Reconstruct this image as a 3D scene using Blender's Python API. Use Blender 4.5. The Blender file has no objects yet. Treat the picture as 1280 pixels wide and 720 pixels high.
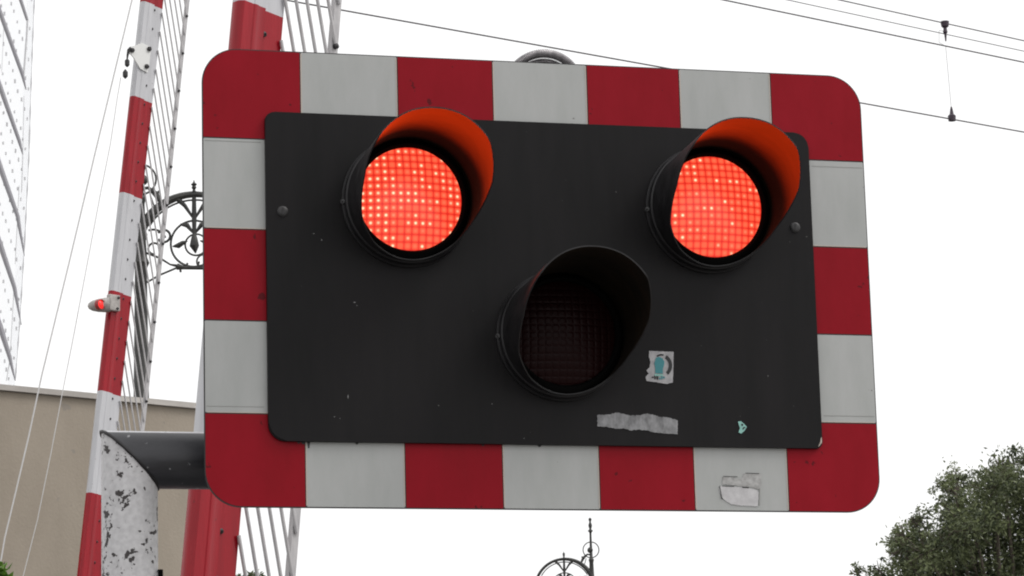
import bpy, bmesh, math, random
from mathutils import Vector, Matrix, noise
from math import sin, cos, pi, radians as RD
random.seed(7)
S = bpy.context.scene
C = S.collection
HB = 2.74                                   # height of the signal board's centre above ground

# ------------------------------------------------------------------ camera
F = 4000.0
Rm = [[0.9679540182794334, 0.026642479876783188, -0.24971022558698538],
      [0.02553965709942682, 0.978757019088925, 0.20342670301462035],
      [0.24982542787300818, -0.20328520814405077, 0.9467113497459936]]
CX = Vector((Rm[0][0], Rm[0][2], -Rm[0][1]))    # camera right in world
CYd = Vector((Rm[1][0], Rm[1][2], -Rm[1][1]))   # camera down
CZ = Vector((Rm[2][0], Rm[2][2], -Rm[2][1]))    # camera forward
CP = Vector((-1.44580298, -5.24842514, HB - 1.13750467))
cam = bpy.data.cameras.new('camera')
cam.sensor_width = 36; cam.lens = F / 1280 * 36
cam.clip_start = .05; cam.clip_end = 3000
camo = bpy.data.objects.new('camera', cam); C.objects.link(camo)
camo.matrix_world = Matrix(((CX.x, -CYd.x, -CZ.x, CP.x), (CX.y, -CYd.y, -CZ.y, CP.y), (CX.z, -CYd.z, -CZ.z, CP.z), (0, 0, 0, 1)))
S.camera = camo

# ------------------------------------------------------------------ world: bright overcast sky
w = bpy.data.worlds.new('World'); S.world = w; w.use_nodes = True
nt = w.node_tree; nt.nodes.clear()
SUN_EL, SUN_AZ = RD(48), RD(112)
sky = nt.nodes.new('ShaderNodeTexSky'); sky.sky_type = 'NISHITA'; sky.sun_disc = False
sky.sun_elevation = SUN_EL; sky.sun_rotation = SUN_AZ; sky.air_density = 1.0; sky.dust_density = 4.0
hs = nt.nodes.new('ShaderNodeHueSaturation'); hs.inputs['Saturation'].default_value = .06
tc = nt.nodes.new('ShaderNodeTexCoord')
sx = nt.nodes.new('ShaderNodeSeparateXYZ')
mr = nt.nodes.new('ShaderNodeMapRange'); mr.inputs['From Min'].default_value = -.02; mr.inputs['From Max'].default_value = .8
mr.inputs['To Min'].default_value = 9.7; mr.inputs['To Max'].default_value = 10.9
cmb = nt.nodes.new('ShaderNodeCombineColor')
mix = nt.nodes.new('ShaderNodeMix'); mix.data_type = 'RGBA'; mix.inputs[0].default_value = .85
bg = nt.nodes.new('ShaderNodeBackground'); bg.inputs['Strength'].default_value = .12
wo = nt.nodes.new('ShaderNodeOutputWorld')
L = nt.links.new
L(tc.outputs['Generated'], sx.inputs[0]); L(sx.outputs['Z'], mr.inputs['Value'])
for i in range(3): L(mr.outputs[0], cmb.inputs[i])
L(sky.outputs[0], hs.inputs['Color'])
L(hs.outputs[0], mix.inputs[6]); L(cmb.outputs[0], mix.inputs[7])
L(mix.outputs[2], bg.inputs['Color']); L(bg.outputs[0], wo.inputs['Surface'])

sl = bpy.data.lights.new('sun', 'SUN'); sl.energy = 1.3; sl.angle = RD(25); sl.color = (1, .97, .93)
so = bpy.data.objects.new('sun', sl); C.objects.link(so)
sd = Vector((sin(SUN_AZ) * cos(SUN_EL), cos(SUN_AZ) * cos(SUN_EL), sin(SUN_EL)))
so.rotation_euler = sd.to_track_quat('Z', 'Y').to_euler(); so.location = (0, -3, 12)
S.view_settings.view_transform = 'Standard'; S.view_settings.look = 'None'
S.cycles.filter_width = 2.0
S.view_settings.exposure = 0.0; S.view_settings.gamma = 1

# ------------------------------------------------------------------ survey helpers
def ray(px, py): return CX * ((px - 640) / F) + CYd * ((py - 360) / F) + CZ
def at(px, py, Y):
    d = ray(px, py); return CP + d * ((Y - CP.y) / d.y)
def at_z(px, py, z):
    d = ray(px, py); return CP + d * ((z - CP.z) / d.z)
def at_d(px, py, dist): return CP + ray(px, py) * dist
def prj(p):
    q = p - CP; return 640 + F * q.dot(CX) / q.dot(CZ), 360 + F * q.dot(CYd) / q.dot(CZ)

# ------------------------------------------------------------------ object helpers
def tag(o, label=None, cat=None, group=None, kind=None):
    if label: o['label'] = label
    if cat: o['category'] = cat
    if group: o['group'] = group
    if kind: o['kind'] = kind
    return o
def empty(name, loc, label, cat, group=None):
    o = bpy.data.objects.new(name, None); C.objects.link(o); o.location = loc
    o.empty_display_size = .1
    return tag(o, label, cat, group)
def wloc(o):
    v = Vector((0, 0, 0))
    while o: v += o.location; o = o.parent
    return v
def obj(name, bm, mats, parent=None, label=None, smooth=False, origin=None):
    """vertices are given in world coordinates"""
    base = wloc(parent) if parent else Vector((0, 0, 0))
    org = Vector(origin) if origin is not None else base
    bmesh.ops.transform(bm, matrix=Matrix.Translation(-org), verts=bm.verts)
    me = bpy.data.meshes.new(name); bm.to_mesh(me); bm.free()
    if not isinstance(mats, (list, tuple)): mats = [mats]
    for m in mats: me.materials.append(m)
    if smooth:
        for p in me.polygons: p.use_smooth = True
        try: me.set_sharp_from_angle(angle=RD(38))
        except Exception: pass
    o = bpy.data.objects.new(name, me); C.objects.link(o)
    if parent: o.parent = parent
    o.location = org - base
    if label: o['label'] = label
    return o
BM = bmesh.new
def frame_of(d):
    d = d.normalized(); a = Vector((0, 0, 1)) if abs(d.z) < .9 else Vector((1, 0, 0))
    x = a.cross(d).normalized(); return x, d.cross(x)
def tube(bm, pts, r, n=8, cap=True, mi=0, closed=False):
    pts = [Vector(p) for p in pts]; N = len(pts)
    rs = r if isinstance(r, (list, tuple)) else [r] * N
    rings = []; x = None
    for i, p in enumerate(pts):
        if closed: d = pts[(i + 1) % N] - pts[i - 1]
        elif i == 0: d = pts[1] - p
        elif i == N - 1: d = p - pts[i - 1]
        else: d = (pts[i + 1] - p).normalized() + (p - pts[i - 1]).normalized()
        if x is None: x, y = frame_of(d)
        else:
            d = d.normalized(); x = (x - d * x.dot(d)).normalized(); y = d.cross(x)
        rings.append([bm.verts.new(p + (x * cos(2 * pi * k / n) + y * sin(2 * pi * k / n)) * rs[i]) for k in range(n)])
    for i in range(N if closed else N - 1):
        a, b = rings[i], rings[(i + 1) % N]
        for k in range(n):
            f = bm.faces.new((a[k], a[(k + 1) % n], b[(k + 1) % n], b[k])); f.material_index = mi
    if cap and not closed:
        bm.faces.new(rings[0][::-1]).material_index = mi; bm.faces.new(rings[-1]).material_index = mi
    return bm
def lathe(bm, prof, org, ax, n=24, mi=0, ref=None):
    """prof: (distance along axis, radius)"""
    ax = Vector(ax).normalized()
    if ref: x = Vector(ref); y = ax.cross(x)
    else: x, y = frame_of(ax)
    org = Vector(org); prev = None
    for (h, r) in prof:
        c = org + ax * h
        ring = [bm.verts.new(c + (x * cos(2 * pi * k / n) + y * sin(2 * pi * k / n)) * max(r, 1e-5)) for k in range(n)]
        if prev:
            for k in range(n): bm.faces.new((prev[k], prev[(k + 1) % n], ring[(k + 1) % n], ring[k])).material_index = mi
        prev = ring
    return bm
def box(bm, c, h, M=None, mi=0, bev=0):
    vs = [Vector((sx * h[0], sy * h[1], sz * h[2])) for sx in (-1, 1) for sy in (-1, 1) for sz in (-1, 1)]
    if M is not None: vs = [M @ v for v in vs]
    vs = [bm.verts.new(v + Vector(c)) for v in vs]
    fs = []
    for q in ((0, 1, 3, 2), (4, 6, 7, 5), (0, 4, 5, 1), (2, 3, 7, 6), (0, 2, 6, 4), (1, 5, 7, 3)):
        f = bm.faces.new([vs[i] for i in q]); f.material_index = mi; fs.append(f)
    if bev:
        es = list({e for f in fs for e in f.edges})
        bmesh.ops.bevel(bm, geom=es, offset=bev, segments=2, affect='EDGES', profile=.5)
    return bm
def prism(bm, poly, y0, y1, mi=0, side=None):
    """poly: (x, z) outline; extruded from y0 (front) to y1 (back)"""
    a = [bm.verts.new((x, y0, z)) for x, z in poly]; b = [bm.verts.new((x, y1, z)) for x, z in poly]
    n = len(poly)
    bm.faces.new(a).material_index = mi; bm.faces.new(b[::-1]).material_index = mi if side is None else side
    for k in range(n):
        bm.faces.new((a[k], b[k], b[(k + 1) % n], a[(k + 1) % n])).material_index = mi if side is None else side
    return bm
def fix(bm):
    bmesh.ops.recalc_face_normals(bm, faces=bm.faces); return bm
def rrect(x0, z0, x1, z1, rs, n=10):
    """rounded rectangle; rs = radii of TL, TR, BR, BL"""
    out = []
    for (cx, cz, sx_, sz_, r, a0) in ((x0, z1, 1, -1, rs[0], 180), (x1, z1, -1, -1, rs[1], 90), (x1, z0, -1, 1, rs[2], 0), (x0, z0, 1, 1, rs[3], -90)):
        if r <= 0: out.append((cx, cz)); continue
        c = (cx + sx_ * r, cz + sz_ * r)
        for k in range(n + 1):
            a = RD(a0 - 90 * k / n); out.append((c[0] + r * cos(a), c[1] + r * sin(a)))
    return out

# ------------------------------------------------------------------ materials
def mat(name, col, rough=.5, metal=0, spec=.5, em=None, emst=0):
    m = bpy.data.materials.new(name); m.use_nodes = True
    b = m.node_tree.nodes['Principled BSDF']
    b.inputs['Base Color'].default_value = (*col, 1); b.inputs['Roughness'].default_value = rough
    b.inputs['Metallic'].default_value = metal; b.inputs['Specular IOR Level'].default_value = spec
    if em: b.inputs['Emission Color'].default_value = (*em, 1); b.inputs['Emission Strength'].default_value = emst
    return m
def nodes(m): return m.node_tree.nodes, m.node_tree.links.new, m.node_tree.nodes['Principled BSDF']
def vary(m, c1, c2, scale=(10, 10, 10), detail=5, lo=.35, hi=.65, bump=0, bscale=None, rough=None, dist=.002):
    """noise between two real paint tones"""
    N, K, b = nodes(m)
    t = N.new('ShaderNodeTexCoord'); mp = N.new('ShaderNodeMapping'); mp.inputs['Scale'].default_value = scale
    K(t.outputs['Object'], mp.inputs[0])
    n = N.new('ShaderNodeTexNoise'); n.inputs['Scale'].default_value = 1; n.inputs['Detail'].default_value = detail
    n.inputs['Roughness'].default_value = .65
    K(mp.outputs[0], n.inputs['Vector'])
    r = N.new('ShaderNodeValToRGB'); r.color_ramp.elements[0].position = lo; r.color_ramp.elements[1].position = hi
    r.color_ramp.elements[0].color = (*c1, 1); r.color_ramp.elements[1].color = (*c2, 1)
    K(n.outputs[0], r.inputs[0]); K(r.outputs[0], b.inputs['Base Color'])
    if rough:
        q = N.new('ShaderNodeMapRange'); q.inputs['To Min'].default_value = rough[0]; q.inputs['To Max'].default_value = rough[1]
        q.inputs['From Min'].default_value = .3; q.inputs['From Max'].default_value = .7
        K(n.outputs[0], q.inputs[0]); K(q.outputs[0], b.inputs['Roughness'])
    if bump:
        n2 = N.new('ShaderNodeTexNoise'); n2.inputs['Scale'].default_value = bscale or 60; n2.inputs['Detail'].default_value = 4
        K(t.outputs['Object'], n2.inputs['Vector'])
        bp = N.new('ShaderNodeBump'); bp.inputs['Strength'].default_value = bump; bp.inputs['Distance'].default_value = dist
        K(n2.outputs[0], bp.inputs['Height']); K(bp.outputs[0], b.inputs['Normal'])
    return m, r.outputs[0]
def speck(m, src, col, scale, thr, amount_scale=3):
    """small dirt specks / chips of another colour over src"""
    N, K, b = nodes(m)
    t = N.new('ShaderNodeTexCoord')
    n = N.new('ShaderNodeTexNoise'); n.inputs['Scale'].default_value = scale; n.inputs['Detail'].default_value = 3
    K(t.outputs['Object'], n.inputs['Vector'])
    r = N.new('ShaderNodeValToRGB'); r.color_ramp.elements[0].position = thr; r.color_ramp.elements[1].position = thr + .025
    K(n.outputs[0], r.inputs[0])
    mx = N.new('ShaderNodeMix'); mx.data_type = 'RGBA'; mx.inputs[7].default_value = (*col, 1)
    K(r.outputs[0], mx.inputs[0]); K(src, mx.inputs[6]); K(mx.outputs[2], b.inputs['Base Color'])
    return mx.outputs[2]

WHT = mat('white_sheeting', (.42, .43, .42), .42, spec=.35)
_, o_ = vary(WHT, (.375, .385, .375), (.43, .435, .43), (26, 26, 7), 8, .3, .7, bump=.12, bscale=300, rough=(.35, .5), dist=.0006)
speck(WHT, o_, (.16, .15, .15), 70, .755)
RED = mat('red_sheeting', (.2, .006, .012), .38, spec=.11)
_, o_ = vary(RED, (.235, .0035, .010), (.285, .0055, .015), (16, 16, 6), 8, .3, .7, bump=.1, bscale=260, rough=(.3, .48), dist=.0005)
speck(RED, o_, (.11, .006, .01), 45, .70)
EDGE = mat('black_edge_metal', (.012, .011, .012), .45)
PALE = mat('cut_edge_of_sheeting', (.5, .43, .38), .6)
DARK = mat('charcoal_backing_paint', (.02, .019, .021), .5, spec=.17)
_, o_ = vary(DARK, (.0045, .0042, .0046), (.0125, .0112, .0122), (16, 16, 2.5), 9, .3, .7, bump=.12, bscale=420, rough=(.42, .62), dist=.0005)
speck(DARK, o_, (.16, .16, .15), 95, .775)
HOOD = mat('hood_black_paint', (.016, .015, .017), .5, spec=.45)
vary(HOOD, (.0055, .005, .0058), (.0105, .0095, .011), (30, 30, 30), 5, rough=(.4, .6), bump=.1, bscale=200)
HIN = mat('hood_lining', (.034, .022, .014), .75, spec=.12)
vary(HIN, (.006, .005, .004), (.020, .0125, .007), (14, 30, 14), 9, .3, .72)
SCREW = mat('weathered_screw', (.035, .034, .035), .5, .3)
RUB = mat('black_rubber', (.004, .004, .004), .9, spec=.03)

def lens_mat(name, lit, thr=.8):
    m = bpy.data.materials.new(name); m.use_nodes = True
    N, K, b = nodes(m)
    def M(op, a, b_=None, c=None):
        q = N.new('ShaderNodeMath'); q.operation = op
        for i, v in enumerate((a, b_, c)):
            if v is None: continue
            if hasattr(v, 'links'): K(v, q.inputs[i])
            else: q.inputs[i].default_value = v
        return q.outputs[0]
    t = N.new('ShaderNodeTexCoord'); s = N.new('ShaderNodeSeparateXYZ'); K(t.outputs['Object'], s.inputs[0])
    CELL = 1 / .0128
    u = M('MULTIPLY', s.outputs['X'], CELL); v = M('MULTIPLY', s.outputs['Z'], CELL)
    fu = M('SUBTRACT', M('FRACT', u), .5); fv = M('SUBTRACT', M('FRACT', v), .5)
    d = M('SQRT', M('ADD', M('MULTIPLY', fu, fu), M('MULTIPLY', fv, fv)))
    cv = N.new('ShaderNodeCombineXYZ'); K(M('FLOOR', u), cv.inputs[0]); K(M('FLOOR', v), cv.inputs[1])
    wn = N.new('ShaderNodeTexWhiteNoise'); wn.noise_dimensions = '3D'
    oi = N.new('ShaderNodeObjectInfo'); K(oi.outputs['Random'], cv.inputs[2]); K(cv.outputs[0], wn.inputs['Vector'])
    rnd = wn.outputs['Value']
    square = M('MAXIMUM', M('ABSOLUTE', fu), M('ABSOLUTE', fv))
    body = N.new('ShaderNodeMapRange'); body.interpolation_type = 'SMOOTHSTEP'
    K(M('MULTIPLY', M('ADD', d, square), .5), body.inputs[0])
    body.inputs[1].default_value = .22; body.inputs[2].default_value = .58; body.inputs[3].default_value = 1; body.inputs[4].default_value = 0
    # hot bulbs: more of them on the left of the lens
    hot = N.new('ShaderNodeMapRange'); hot.interpolation_type = 'SMOOTHSTEP'; K(d, hot.inputs[0])
    hot.inputs[1].default_value = .03; hot.inputs[2].default_value = .29; hot.inputs[3].default_value = 1; hot.inputs[4].default_value = 0
    n2 = N.new('ShaderNodeTexNoise'); n2.inputs['Scale'].default_value = 14; K(t.outputs['Object'], n2.inputs['Vector'])
    left = M('ADD', M('MULTIPLY', s.outputs['X'], -3.2), M('MULTIPLY', n2.outputs[0], .9))
    sel = N.new('ShaderNodeMapRange'); K(M('ADD', M('POWER', rnd, 2.2), left), sel.inputs[0])
    sel.inputs[1].default_value = thr; sel.inputs[2].default_value = thr + .38
    h = M('MULTIPLY', hot.outputs[0], M('MAXIMUM', sel.outputs[0], M('MULTIPLY', rnd, .17)))
    if lit:
        c1 = N.new('ShaderNodeMix'); c1.data_type = 'RGBA'; K(body.outputs[0], c1.inputs[0])
        c1.inputs[6].default_value = (.84, .024, .014, 1); c1.inputs[7].default_value = (1.35, .150, .066, 1)
        c2 = N.new('ShaderNodeMix'); c2.data_type = 'RGBA'; K(h, c2.inputs[0]); K(c1.outputs[2], c2.inputs[6])
        c2.inputs[7].default_value = (2.0, 1.15, .72, 1)
        K(c2.outputs[2], b.inputs['Emission Color']); b.inputs['Emission Strength'].default_value = .9
        b.inputs['Base Color'].default_value = (.2, .01, .01, 1); b.inputs['Roughness'].default_value = .3
    else:
        b.inputs['Base Color'].default_value = (.012, .0028, .003, 1); b.inputs['Roughness'].default_value = .4; b.inputs['Specular IOR Level'].default_value = .09
        bp = N.new('ShaderNodeBump'); bp.inputs['Distance'].default_value = .003; bp.inputs['Strength'].default_value = .35
        K(body.outputs[0], bp.inputs['Height']); K(bp.outputs[0], b.inputs['Normal'])
    return m
LITA = lens_mat('lit_red_lens_sparkling', True, .52)
LITB = lens_mat('lit_red_lens', True, .98)
UNLIT = lens_mat('unlit_red_lens', False)

# flaking white paint of the post
POST = bpy.data.materials.new('flaking_white_paint'); POST.use_nodes = True
N, K, b = nodes(POST)
t = N.new('ShaderNodeTexCoord')
n1 = N.new('ShaderNodeTexNoise'); n1.inputs['Scale'].default_value = 31; n1.inputs['Detail'].default_value = 9; n1.inputs['Roughness'].default_value = .62; n1.inputs['Distortion'].default_value = .7
K(t.outputs['Object'], n1.inputs['Vector'])
r1 = N.new('ShaderNodeValToRGB'); r1.color_ramp.elements[0].position = .588; r1.color_ramp.elements[1].position = .602
n4 = N.new('ShaderNodeTexNoise'); n4.inputs['Scale'].default_value = 130; n4.inputs['Detail'].default_value = 5
K(t.outputs['Object'], n4.inputs['Vector'])
q4 = N.new('ShaderNodeMapRange'); q4.inputs[1].default_value = .3; q4.inputs[2].default_value = .8; q4.inputs[3].default_value = -.10; q4.inputs[4].default_value = .14
K(n4.outputs[0], q4.inputs[0])
ad = N.new('ShaderNodeMath'); ad.operation = 'ADD'; K(n1.outputs[0], ad.inputs[0]); K(q4.outputs[0], ad.inputs[1])
K(ad.outputs[0], r1.inputs[0])
n3 = N.new('ShaderNodeTexNoise'); n3.inputs['Scale'].default_value = 110; n3.inputs['Detail'].default_value = 6
K(t.outputs['Object'], n3.inputs['Vector'])
rw = N.new('ShaderNodeValToRGB'); rw.color_ramp.elements[0].color = (.50, .49, .50, 1); rw.color_ramp.elements[1].color = (.62, .61, .62, 1)
rw.color_ramp.elements[0].position = .32; rw.color_ramp.elements[1].position = .66
K(n3.outputs[0], rw.inputs[0])
mx = N.new('ShaderNodeMix'); mx.data_type = 'RGBA'; mx.inputs[7].default_value = (.045, .038, .038, 1)
K(r1.outputs[0], mx.inputs[0]); K(rw.outputs[0], mx.inputs[6]); K(mx.outputs[2], b.inputs['Base Color'])
bp = N.new('ShaderNodeBump'); bp.invert = True; bp.inputs['Distance'].default_value = .0015; bp.inputs['Strength'].default_value = .8
K(r1.outputs[0], bp.inputs['Height'])
bp2 = N.new('ShaderNodeBump'); bp2.inputs['Distance'].default_value = .002; bp2.inputs['Strength'].default_value = .14
K(n3.outputs[0], bp2.inputs['Height']); K(bp.outputs[0], bp2.inputs['Normal']); K(bp2.outputs[0], b.inputs['Normal'])
b.inputs['Roughness'].default_value = .6
ARM = mat('dark_grey_pipe', (.03, .03, .035), .33)
_, o_ = vary(ARM, (.02, .02, .024), (.045, .045, .052), (9, 40, 40), 7, .3, .75, bump=.25, bscale=60, rough=(.28, .5))
speck(ARM, o_, (.25, .25, .26), 60, .70)

BW = mat('boom_white_paint_arm_highlight', (.55, .55, .57), .32)
_, o_ = vary(BW, (.46, .46, .48), (.56, .56, .585), (30, 30, 3), 6, .3, .7, rough=(.25, .42))
speck(BW, o_, (.25, .22, .2), 60, .73)
BR = mat('boom_red_paint', (.42, .012, .022), .24, spec=.28)
_, o_ = vary(BR, (.25, .005, .012), (.35, .008, .018), (30, 30, 3), 6, .3, .7, rough=(.16, .32))
speck(BR, o_, (.22, .01, .015), 60, .70)
GALV = mat('dull_aluminium', (.33, .32, .34), .42, .1)
vary(GALV, (.34, .33, .34), (.52, .505, .51), (60, 60, 14), 6, .3, .7, rough=(.3, .55))
BOLT = mat('dark_bolt', (.03, .028, .03), .5, .5)
WIRE = mat('steel_wire', (.62, .61, .61), .6)
OHW = mat('overhead_wire_copper_grey', (.10, .095, .105), .5, .3)
INS = mat('insulator_dark', (.035, .02, .035), .4)
IRON = mat('painted_cast_iron', (.05, .05, .047), .5)
vary(IRON, (.012, .012, .012), (.045, .044, .04), (12, 12, 12), 5)
REND = mat('beige_cement_render', (.32, .27, .22), .9)
_, o_ = vary(REND, (.275, .236, .190), (.355, .308, .252), (2.2, 2.2, .9), 12, .3, .7, bump=.35, bscale=55, dist=.006)
speck(REND, o_, (.27, .24, .205), 9, .70)
COPE = mat('pale_coping_stone', (.46, .43, .40), .8)
vary(COPE, (.38, .355, .33), (.54, .51, .48), (2, 2, 5), 6)
ASPH = mat('asphalt', (.05, .05, .05), .85); vary(ASPH, (.04, .04, .042), (.062, .06, .06), (1.5, 1.5, 1.5), 9, bump=.4, bscale=90)
KERB = mat('kerb_stone', (.3, .29, .27), .8)
PAVE = mat('concrete_paving', (.22, .21, .2), .85); vary(PAVE, (.18, .175, .165), (.26, .25, .235), (.8, .8, .8), 8)
LINE = mat('road_line_white', (.6, .6, .57), .7)
BARK = mat('bark', (.09, .07, .055), .9); vary(BARK, (.055, .045, .035), (.12, .10, .08), (6, 6, 2), 6, bump=.6, bscale=20, dist=.02)
def leafmat(name, c1, c2, tr):
    m = bpy.data.materials.new(name); m.use_nodes = True
    N, K, b = nodes(m)
    at_ = N.new('ShaderNodeAttribute'); at_.attribute_name = 'tone'
    r = N.new('ShaderNodeValToRGB'); r.color_ramp.elements[0].color = (*c1, 1); r.color_ramp.elements[1].color = (*c2, 1)
    K(at_.outputs['Fac'], r.inputs[0]); K(r.outputs[0], b.inputs['Base Color'])
    b.inputs['Roughness'].default_value = .38; b.inputs['Specular IOR Level'].default_value = .5
    tl = N.new('ShaderNodeBsdfTranslucent'); K(r.outputs[0], tl.inputs['Color'])
    ms = N.new('ShaderNodeMixShader'); ms.inputs[0].default_value = tr
    K(b.outputs[0], ms.inputs[1]); K(tl.outputs[0], ms.inputs[2]); K(ms.outputs[0], N['Material Output'].inputs['Surface'])
    return m
LEAF = leafmat('dark_leaf', (.03, .043, .018), (.23, .265, .125), .255)
LEAF2 = leafmat('olive_leaf', (.05, .06, .02), (.12, .14, .05), .3)
LEAF3 = leafmat('bright_green_leaf', (.06, .13, .015), (.13, .26, .03), .35)

# ------------------------------------------------------------------ ground, road
def sheet(name, x0, y0, x1, y1, z, m, M=None):
    bm = BM(); vs = [bm.verts.new(p) for p in ((x0, y0, z), (x1, y0, z), (x1, y1, z), (x0, y1, z))]; bm.faces.new(vs)
    if M is not None: bmesh.ops.transform(bm, matrix=M, verts=bm.verts)
    return tag(obj(name, bm, m), kind='structure')
sheet('ground', -900, -900, 900, 900, 0, PAVE)
ROADM = Matrix.Translation((0, 6, 0)) @ Matrix.Rotation(RD(62), 4, 'Z')
sheet('road', -60, -3.4, 60, 3.4, .004, ASPH, ROADM)
for s in (-1, 1):
    bm = BM(); box(bm, (0, s * 3.475, .065), (60, .07, .065)); bmesh.ops.transform(bm, matrix=ROADM, verts=bm.verts)
    tag(obj('kerb', bm, KERB), kind='structure')
bm = BM()
for k in range(-14, 15):
    vs = [bm.verts.new(p) for p in ((k * 4, -.05, .008), (k * 4 + 2, -.05, .008), (k * 4 + 2, .05, .008), (k * 4, .05, .008))]; bm.faces.new(vs)
bmesh.ops.transform(bm, matrix=ROADM, verts=bm.verts)
tag(obj('road_marking', bm, LINE), kind='structure')

# ------------------------------------------------------------------ rendered wall at the left
a = at(0, 480, 13.2); zt = a.z; b_ = at_z(266, 505.5, zt)
d = (b_ - a); d.z = 0; d.normalize(); nrm = Vector((-d.y, d.x, 0))      # points away from camera
A0 = a - d * 5; B0 = b_
root = empty('rendered_wall', (A0.x, A0.y, 0), 'tall beige rendered wall with a pale coping, behind the left-hand boom', 'wall')
def slab(bm, P, Q, n, off, th, z0, z1):
    vs = []
    for z in (z0, z1):
        for (p, o2) in ((P, off), (Q, off), (Q, off + th), (P, off + th)):
            v = p + n * o2; vs.append(bm.verts.new((v.x, v.y, z)))
    for q in ((0, 3, 2, 1), (4, 5, 6, 7), (0, 1, 5, 4), (1, 2, 6, 5), (2, 3, 7, 6), (3, 0, 4, 7)): bm.faces.new([vs[i] for i in q])
bm = BM(); slab(bm, A0, B0, nrm, .03, .34, 0, zt - .035); obj('wall_face', fix(bm), REND, root)
bm = BM(); slab(bm, A0, B0 + d * .02, nrm, 0, .40, zt - .033, zt); obj('coping', fix(bm), COPE, root)

# ------------------------------------------------------------------ stadium facade, far left
YF = 62.0
edge = [(47, -120), (43, 0), (40.5, 60), (38.5, 120), (36, 200), (31, 300), (25, 400), (19, 478), (8, 600), (-30, 800)]
pts = [at(x, y, YF) for x, y in edge]
root = empty('stadium_facade', (pts[0].x - 3, YF, 0), 'translucent white curved stadium cladding with dark diagonal struts at far left', 'stadium')
CLAD = bpy.data.materials.new('translucent_cladding'); CLAD.use_nodes = True
N, K, b = nodes(CLAD)
b.inputs['Base Color'].default_value = (.86, .86, .87, 1); b.inputs['Roughness'].default_value = .3
tl = N.new('ShaderNodeBsdfTranslucent'); tl.inputs['Color'].default_value = (.95, .95, .96, 1)
tp = N.new('ShaderNodeBsdfTransparent'); tp.inputs['Color'].default_value = (.97, .975, .985, 1)
m1 = N.new('ShaderNodeMixShader'); m1.inputs[0].default_value = .55; K(b.outputs[0], m1.inputs[1]); K(tl.outputs[0], m1.inputs[2])
m2 = N.new('ShaderNodeMixShader'); m2.inputs[0].default_value = .8; K(m1.outputs[0], m2.inputs[1]); K(tp.outputs[0], m2.inputs[2])
K(m2.outputs[0], N['Material Output'].inputs['Surface'])
STR = mat('grey_steel_strut', (.30, .295, .32), .5)
CLIP = mat('grey_fixing', (.60, .60, .62), .5)
def fpt(px, py): return at(px, py, YF - .05)
def edge_x(y):
    for (x0, y0), (x1, y1) in zip(edge, edge[1:]):
        if y0 <= y <= y1: return x0 + (x1 - x0) * (y - y0) / (y1 - y0)
    return 0
bm = BM(); prev = None
ys = [-120, -60, 0, 60, 120, 200, 300, 400, 478, 600, 800]
for y in ys:
    e = edge_x(y); row = []
    for k in range(9):
        p = at(e, y, YF); row.append(bm.verts.new((p.x - k * 1.6, p.y + .11 * k * k, p.z)))
    p = row[0].co.copy(); row.insert(0, bm.verts.new((p.x - .05, p.y + 1.2, p.z)))
    if prev:
        for k in range(9): bm.faces.new((prev[k], prev[k + 1], row[k + 1], row[k]))
    prev = row
low = [bm.verts.new((v.co.x, v.co.y, 0)) for v in prev]
for k in range(9): bm.faces.new((prev[k], prev[k + 1], low[k + 1], low[k]))
obj('cladding', bm, CLAD, root, smooth=True)
struts = [[(22, -12), (34, 25)], [(-12, -18), (0, 15), (28, 93), (32.5, 112)], [(-14, 72), (0, 108), (24, 176), (28.5, 193)],
          [(-14, 168), (0, 208), (22, 270), (30.5, 320)], [(-14, 268), (0, 305), (18, 359), (26.5, 406)], [(-14, 372), (0, 408), (12, 446), (19, 476)]]
rad = [[.045, .03], [.05, .05, .04, .012], [.055, .055, .04, .012], [.06, .06, .045, .01], [.06, .06, .045, .01], [.065, .065, .045, .01]]
for s_, r_ in zip(struts, rad):
    bm = BM(); tube(bm, [fpt(*p) for p in s_], r_, 8); obj('strut', bm, STR, root, smooth=True)
for path, r in (([(34.5, 25), (33, 50), (29.5, 95)], .022), ([(28.5, 193), (27, 240)], .01), ([(30, 120), (28.5, 190)], .007), ([(5, 30), (2, 90)], .006),
                ([(24, 232), (19, 330)], .008), ([(18, 350), (13, 440)], .008), ([(13, 446), (8, 476)], .010)):
    bm = BM(); tube(bm, [fpt(*p) for p in path], r, 6); obj('seam_bar', bm, CLIP, root)
bm = BM()
yy = -100
pth = []
while yy < 480: pth.append(fpt(edge_x(yy), yy)); yy += 12
tube(bm, pth, [.008 + .013 * (math.sin(i * 2.3) > .2) for i in range(len(pth))], 6); obj('edge_bar', bm, CLIP, root)
bm = BM()
for j in range(-6, 42):
    for i in range(-8, 4):
        px = 38 - 12.2 * (3 - i) + (j % 3) * 4.1 + random.uniform(-1, 1); py = 8 + j * 12.5 + (3 - i) * 3 + random.uniform(-1, 1)
        e = edge_x(py)
        px = px - 38 + e
        if px > e - 2: continue
        p = at(px, py, YF - .03); box(bm, p, (.012 + random.random() * .008, .012, .026 + random.random() * .018))
tag(obj('panel_fixings', bm, CLIP, root), kind='stuff')

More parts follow.
